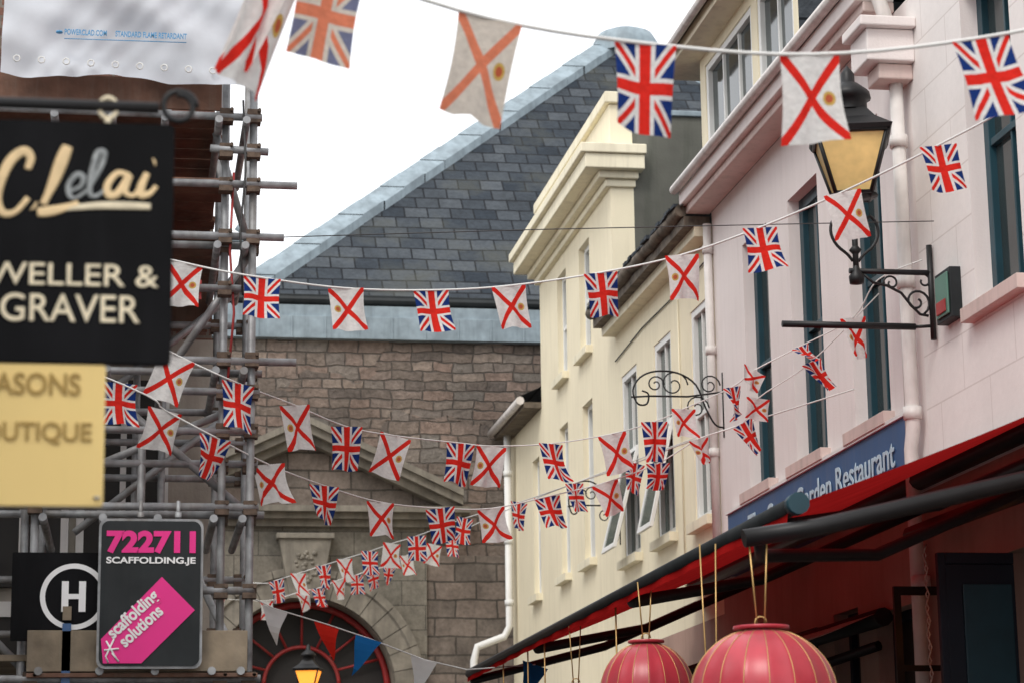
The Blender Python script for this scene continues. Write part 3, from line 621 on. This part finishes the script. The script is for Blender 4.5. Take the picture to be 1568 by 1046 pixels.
def scroll2(name,yy,xo,z0,z1):
    b=MB(); w=5.5-xo
    def P(l): return [(5.5-w*a,yy,z0+(z1-z0)*c) for a,c in l]
    r=.009
    b.path(P([(0,0),(0,1)]),r*1.3,'black',6)
    b.path(spl(P([(0,.15),(.1,.2),(.2,.45),(.3,.8),(.5,.98),(.75,1.0),(.92,.9),(1,.7),(.95,.5),(.85,.5),(.83,.65),(.9,.7)]),4),r,'black',6)
    b.path(P([(0,.7),(.4,.62),(.8,.62),(1.02,.6)]),r,'black',6)
    for a,c,s in ((.55,.8,.16),(.3,.45,.14),(.15,.8,.12),(.75,.8,.1)):
        b.path([(5.5-w*a+s*w*(1-i/26)*math.cos(i*.42),yy,z0+(z1-z0)*c+s*w*(1-i/26)*math.sin(i*.42)) for i in range(22)],r*.8,'black',6)
    return b.build(name)
scroll2('wrought_iron_bracket',21.2,4.62,5.35,5.98); scroll2('wrought_iron_bracket',26.1,4.9,4.95,5.68)
# ---------------------------------------------------------------- awnings
def awning(name,xf,zf,xw,zw,y0,y1,k,arms=True,sag=.06):
    E=empty(name,(xw,(y0+y1)/2,zw)); b=MB(); nx,ny=10,24
    def P(i,j): s=i/nx; t=j/ny; return (xf+(xw-xf)*s,y0+(y1-y0)*t,zf+(zw-zf)*s-sag*math.sin(math.pi*s)*(1+.3*math.sin(t*30)))
    for i in range(nx):
        for j in range(ny): b.poly([P(i,j),P(i+1,j),P(i+1,j+1),P(i,j+1)],k,True)
    for j in range(ny*4):
        y_=y0+(y1-y0)*j/(ny*4); y2=y0+(y1-y0)*(j+1)/(ny*4); h=.08
        b.poly([(xf-.02,y_,zf),(xf-.02,y2,zf),(xf-.03+.008*math.sin(j+1),y2,zf-h),(xf-.03+.008*math.sin(j),y_,zf-h)],k,True)
    b.build('canvas',E)
    b=MB(); b.path([(xf,y0-.05,zf),(xf,y1,zf)],.045,'charc',10); b.path([(xf,y0-.12,zf),(xf,y0-.04,zf)],.055,'teal',12); b.path([(xw,y0,zw-.05),(xw,y1,zw-.05)],.07,'black',10)
    if arms:
        n=4
        for i in range(n):
            y_=y0+.15+(y1-y0-.3)*i/(n-1); ym=y_+(.9 if i<n-1 else -.9)
            b.path([(xw,y_,zw-.25),((xf+xw)/2,ym,(zf+zw)/2-.28),(xf,y_,zf-.08)],.04,'black',8)
    b.build('frame_and_arms',E); return E
EA=awning('restaurant_awning',3.2,3.215,5.44,4.12,11.05,22.4,'awnred',True,.03)
b=MB(); b.path([(2.92,10.95,3.04),(3.3,10.95,3.10),(5.4,10.95,3.58)],.045,'black',8)
b.path([(3.0,10.95,3.06),(3.1,11.3,3.0),(4.0,12.2,3.12),(5.42,12.4,3.72)],.035,'black',8); b.path([(5.3,11.0,3.62),(5.3,15.4,3.66)],.06,'black',8)
b.build('cross_arm',EA)
awning('shop_awning',4.35,2.92,5.44,3.25,16.5,21.3,'awncream',True,.04)
awning('shop_awning',4.3,2.95,5.44,3.2,22.6,29.5,'awncream',True,.04)
# ---------------------------------------------------------------- paper lanterns
def plant(c,rx,rz,top):
    E=empty('paper_lantern',c); b=MB(); K=18; n=K*6
    prof=[(.12*rx,rz)]+[(rx*math.sin(math.pi*(.04+.92*i/30)),rz*math.cos(math.pi*(.04+.92*i/30))) for i in range(31)]
    b.lathe(prof,c,'silk',n,0,True,lambda j:1-.028*abs(math.sin(math.pi*(j%6)/6)))
    b.build('silk_body',E); b=MB()
    for q in range(K):
        a=2*math.pi*q/K
        b.path([(c[0]+(rx*1.003)*math.sin(math.pi*(.04+.92*i/20))*math.cos(a),c[1]+(rx*1.003)*math.sin(math.pi*(.04+.92*i/20))*math.sin(a),c[2]+rz*1.003*math.cos(math.pi*(.04+.92*i/20))) for i in range(21)],.0022,'brass',5)
    b.lathe([(.05,rz*.97),(.13*rx/.34,rz*.985),(.13*rx/.34,rz*1.03),(.05,rz*1.05)],c,'silk',20); b.path([(c[0]+.03*math.cos(i*.6),c[1],c[2]+rz*1.08+.03*math.sin(i*.6)) for i in range(11)],.004,'brass',6)
    b.lathe([(.03,-rz*1.05),(.1,-rz)],c,'brass',12)
    for dx in (-.045,.045): b.path([(c[0]+dx*.4,c[1],c[2]+rz*1.03),(c[0]+dx,c[1],top)],.0045,'brass',6)
    b.build('ribs_and_cords',E)
plant((2.99,10.95,2.28),.355,.325,3.03); plant((3.16,14.3,2.50),.30,.325,3.2); plant((3.22,17.0,2.50),.2,.24,3.2); plant((3.1,12.4,1.85),.25,.25,3.2)
b=MB()
for yy,xx in ((19,3.2),(18.2,3.2),(20.3,3.2),(15.5,3.22)): b.path([(xx,yy,3.2),(xx,yy,2.3)],.006,'brass',6)
b.build('lantern_cords',EA)
# ---------------------------------------------------------------- bunting
def flag(E,pt,kind,w,h,yaw,roll):
    nx,ny=8,12; v=[];f=[]; ph=random.uniform(0,6.28); A=random.uniform(.008,.022)*w/.22; cu=random.uniform(-.10,.10); k2=random.uniform(1,2.2); cw=random.uniform(-.06,.06)
    for j in range(ny+1):
        t=j/ny
        for i in range(nx+1):
            s=i/nx-.5; a=rad(yaw)*(.55+.45*t)
            lx=s*w*(1-.07*math.sin(math.pi*t)); ly=A*math.sin(s*6.28*k2+ph+t*1.5)*(.25+t)+cu*(t**2)*(s+.5)+cw*t*t*(.5-s)
            z=-t*h-.018*abs(math.sin(s*3+ph))*t
            v.append((lx*math.cos(a)-ly*math.sin(a),lx*math.sin(a)+ly*math.cos(a),z))
    for j in range(ny):
        for i in range(nx): q=j*(nx+1)+i; f.append((q,q+nx+1,q+nx+2,q+1))
    me=bpy.data.meshes.new('flag'); me.from_pydata(v,[],f); me.materials.append(FM[kind]); uv=me.uv_layers.new(name='UVMap')
    for p in me.polygons:
        p.use_smooth=True
        for li in p.loop_indices:
            vi=me.loops[li].vertex_index; uv.data[li].uv=((vi%(nx+1))/nx,1-(vi//(nx+1))/ny)
    o=bpy.data.objects.new('union_flag' if kind[0]=='U' else 'jersey_flag',me); COL.objects.link(o); o.location=pt; o.rotation_euler=(rad(random.uniform(-8,8)),rad(roll),0); par(o,E)
def bunting(pts,flags,w,h,r=.006,rollamp=7):
    """pts: string points; flags: (index,kind,yaw[,roll[,width,height]])"""
    E=empty('flag_bunting',pts[len(pts)//2]); b=MB(); V=[Vector(p) for p in pts]
    b.path(spl(pts),r,'string',6); b.build('string',E)
    side=1
    for fl in flags:
        i,k,yaw=fl[:3]; ex=fl[3] if len(fl)>3 else random.uniform(-rollamp,rollamp)
        a=V[max(i-1,0)]; c=V[min(i+1,len(V)-1)]; slope=math.degrees(math.atan2(c.z-a.z,math.hypot(c.x-a.x,(c.y-a.y)*.4)))
        if k=='J': side=-side; k='J1' if side<0 else 'J-1'
        ww=fl[4] if len(fl)>4 else w; hh=fl[5] if len(fl)>5 else h
        flag(E,V[i],k,ww,hh,yaw,-slope*.6+ex)
A=[(-1.93,7.0,5.35),(-.6,7.2,4.80),(.45,7.3,4.51),(.61,7.32,4.46),(1.15,7.4,4.34),(1.71,7.5,4.31),(2.33,7.6,4.33),(2.97,7.6,4.42),(3.65,7.6,4.60),(5.48,7.7,5.2)]
bunting(A,[(2,'J1',55,6,.20,.50),(2,'J-1',-45,12,.16,.44),(3,'UF',10,2),(4,'JF',4,6,.222,.335),(5,'U',3,2),(6,'J1',4,2),(7,'U',2,-3),(8,'J1',10,0)],.222,.315,.007)
B=[(-1.93,13.3,5.6),(-.5,13.6,5.2),(.25,13.7,5.04),(.716,13.7,4.96),(1.24,13.9,4.955),(1.78,14,4.98),(2.27,14,5.02),(2.82,13.8,5.07),(3.27,13.5,5.12),(3.63,13,5.17),(3.96,12.4,5.23),(4.33,11.8,5.34),(4.67,11.2,5.47),(5.48,10,5.9)]
bunting(B,[(2,'J',10,0),(3,'U',5,0),(4,'J',12,-4),(5,'U',8,-3),(6,'J',14,-5),(7,'U',10,-4),(8,'J',15,-3),(9,'U',14,-2),(10,'J',-5,-6),(11,'U',8,0),(12,'J',10,0)],.225,.26,.006)
C=[(-1.93,13.2,5.2),(-.3,13.5,4.68),(.22,13.7,4.47),(.585,13.85,4.34),(.99,14.8,4.39),(1.39,15.5,4.38),(1.78,16,4.41),(2.31,16.5,4.45),(2.55,16.6,4.45),(3.01,16.7,4.49),(3.47,16.7,4.57),(3.75,16.5,4.63),(3.95,16.4,4.71),(4.27,16.2,4.84),(4.42,16.1,4.95),(4.74,16,5.11),(5.02,15.6,5.24),(5.15,15.4,5.47),(5.45,15.3,5.6)]
bunting(C,[(2,'J',15,8),(3,'U',48,0),(4,'J',48,-6),(5,'U',22,0),(6,'J',5,18),(7,'U',28,6),(8,'J',10,8),(9,'U',50,0),(10,'J',12,-8),(11,'U',35,5),(12,'J',25,12,.2,.2),(13,'U',62,0,.2,.22),(14,'J',30,40,.2,.13),(15,'U',55,-15,.2,.14),(16,'J',30,12)],.225,.285,.005)
C2=[(-1.93,13.2,4.9),(-.12,13.6,4.28),(.15,13.7,4.14),(.45,13.8,4.0),(.79,14.2,3.905),(1.23,15.4,3.96),(1.67,16,3.94),(2.14,16.4,3.96),(2.54,16.6,3.99),(2.99,16.8,4.11),(3.43,16.8,4.22),(3.84,16.8,4.37),(4.13,16.7,4.54),(4.42,16.5,4.63),(4.52,16.4,4.80),(4.85,16.1,5.02),(5.22,15.6,5.42)]
bunting(C2,[(1,'U',30,-8),(2,'J',40,-6),(3,'U',52,-5),(4,'J',35,-8),(5,'U',38,0),(6,'J',40,0),(7,'U',15,-6),(8,'J',25,-3),(9,'U',28,-3),(10,'J',18,-10),(11,'U',25,10,.2,.18),(12,'J',50,0,.2,.18),(13,'U',40,-10),(14,'J',30,30,.2,.15),(15,'U',50,-5)],.22,.235,.005)
D=[(.9,29.3,4.9),(1.54,29,4.81),(1.72,29,4.85),(1.96,28.5,4.88),(2.23,28,4.92),(2.44,27.5,4.94),(2.69,27,4.97),(2.90,26.5,5.0),(3.12,26,5.02),(3.54,25,5.09),(3.89,23.5,5.05),(4.19,22,5.02),(4.47,20.5,4.98),(4.67,19,4.94),(5.45,17,5.0)]
bunting(D,[(2,'U',50),(3,'J',52),(4,'U',50),(5,'J',50),(6,'U',40),(7,'J',35),(8,'U',20),(9,'U',50),(10,'U',52),(11,'U',50),(12,'U',45)],.225,.27,.006,12)
Ee=[(.3,29.8,4.3),(.77,30,4.44),(.91,30,4.54),(1.03,30,4.71),(1.71,31,4.80),(2.19,31,4.93),(2.40,31,4.97),(2.67,31,5.08),(2.91,31,5.15),(3.11,31,5.22),(3.36,31,5.28),(3.47,30,5.29),(3.71,29,5.31),(3.80,28,5.29),(4.18,25,5.26),(5.45,22,5.5)]
bunting(Ee,[(2,'J',40),(3,'J',45),(4,'J',55),(5,'J',45),(6,'U',45),(7,'J',45),(8,'U',45),(9,'U',35),(10,'U',45),(11,'J',40),(12,'J',30),(13,'U',40)],.21,.25,.006,12)
Fp=[(.6,21,3.95),(1.09,21,3.77),(1.23,21,3.70),(1.70,21,3.56),(2.09,21,3.43),(2.59,21,3.24),(2.98,21,3.15),(3.43,20,3.12)]
E=empty('pennant_bunting',(1.7,21,3.6)); b=MB(); b.path(Fp,.006,'string',6)
for i,k,rot in ((2,'pw',.02),(3,'pr',.06),(4,'pb',-.16),(5,'pw',-.1),(7,'pb',-.1)):
    x,y_,z=Fp[i]; sl=-.32; n=6
    for q in range(n):
        t0,t1=q/n,(q+1)/n
        def L(t,s): 
            ww=.115*(1-t)*s; return (x+ww+rot*t+.012*math.sin(t*5+i),y_+.04*math.sin(t*4+i)+.03*s*math.sin(i+t*3),z+sl*ww-.33*t)
        b.poly([L(t0,-1),L(t0,1),L(t1,1),L(t1,-1)],k,True)
b.build('pennants',E)
b=MB(); b.path([(.5,15,5.53),(.77,15,5.55),(1.6,15,5.60),(2.53,15,5.655),(3.6,15,5.71),(4.59,15,5.76),(5.48,15.1,5.83)],.0035,'cable',6); b.build('overhead_cable')
# ---------------------------------------------------------------- world, sun, camera
w=bpy.data.worlds.new('World'); sc.world=w; w.use_nodes=True; nt=w.node_tree; bg=nt.nodes['Background']
sk=N(nt,'TexSky',sky_type='NISHITA'); sk.sun_disc=False; sk.sun_elevation=rad(48); sk.sun_rotation=rad(215); sk.air_density=1; sk.dust_density=4
mx=mixc(nt,'MIX',.88,sk.outputs[0],(11.2,11.3,11.5)); nt.links.new(mx,bg.inputs[0]); bg.inputs[1].default_value=.145
L=bpy.data.lights.new('sun','SUN'); L.energy=1.5; L.angle=rad(20); L.color=(1,.96,.9); o=bpy.data.objects.new('sun',L); COL.objects.link(o)
az=rad(215); el=rad(48); d=Vector((math.sin(az)*math.cos(el),math.cos(az)*math.cos(el),math.sin(el)))
o.rotation_euler=d.to_track_quat('Z','Y').to_euler(); o.location=(-5,-5,20)
p=rad(12.19); a=rad(9.28); rl=0.014
fh=Vector((math.sin(a),math.cos(a),0)); f=math.cos(p)*fh+Vector((0,0,math.sin(p))); r0=Vector((math.cos(a),-math.sin(a),0)); u0=-math.sin(p)*fh+Vector((0,0,math.cos(p)))
cr=(r0-rl*u0).normalized(); cu=(u0+rl*r0).normalized()
cam=bpy.data.objects.new('camera',bpy.data.cameras.new('camera')); COL.objects.link(cam)
R3=Matrix((cr,cu,-f)).transposed(); cam.matrix_world=Matrix.Translation((0,0,1.6))@R3.to_4x4()
cam.data.lens=81.73; cam.data.sensor_width=36; cam.data.clip_end=500
cam.data.dof.use_dof=True; cam.data.dof.focus_distance=17; cam.data.dof.aperture_fstop=4.0
sc.camera=cam
sc.view_settings.view_transform='Standard'; sc.view_settings.look='None'; sc.view_settings.exposure=0
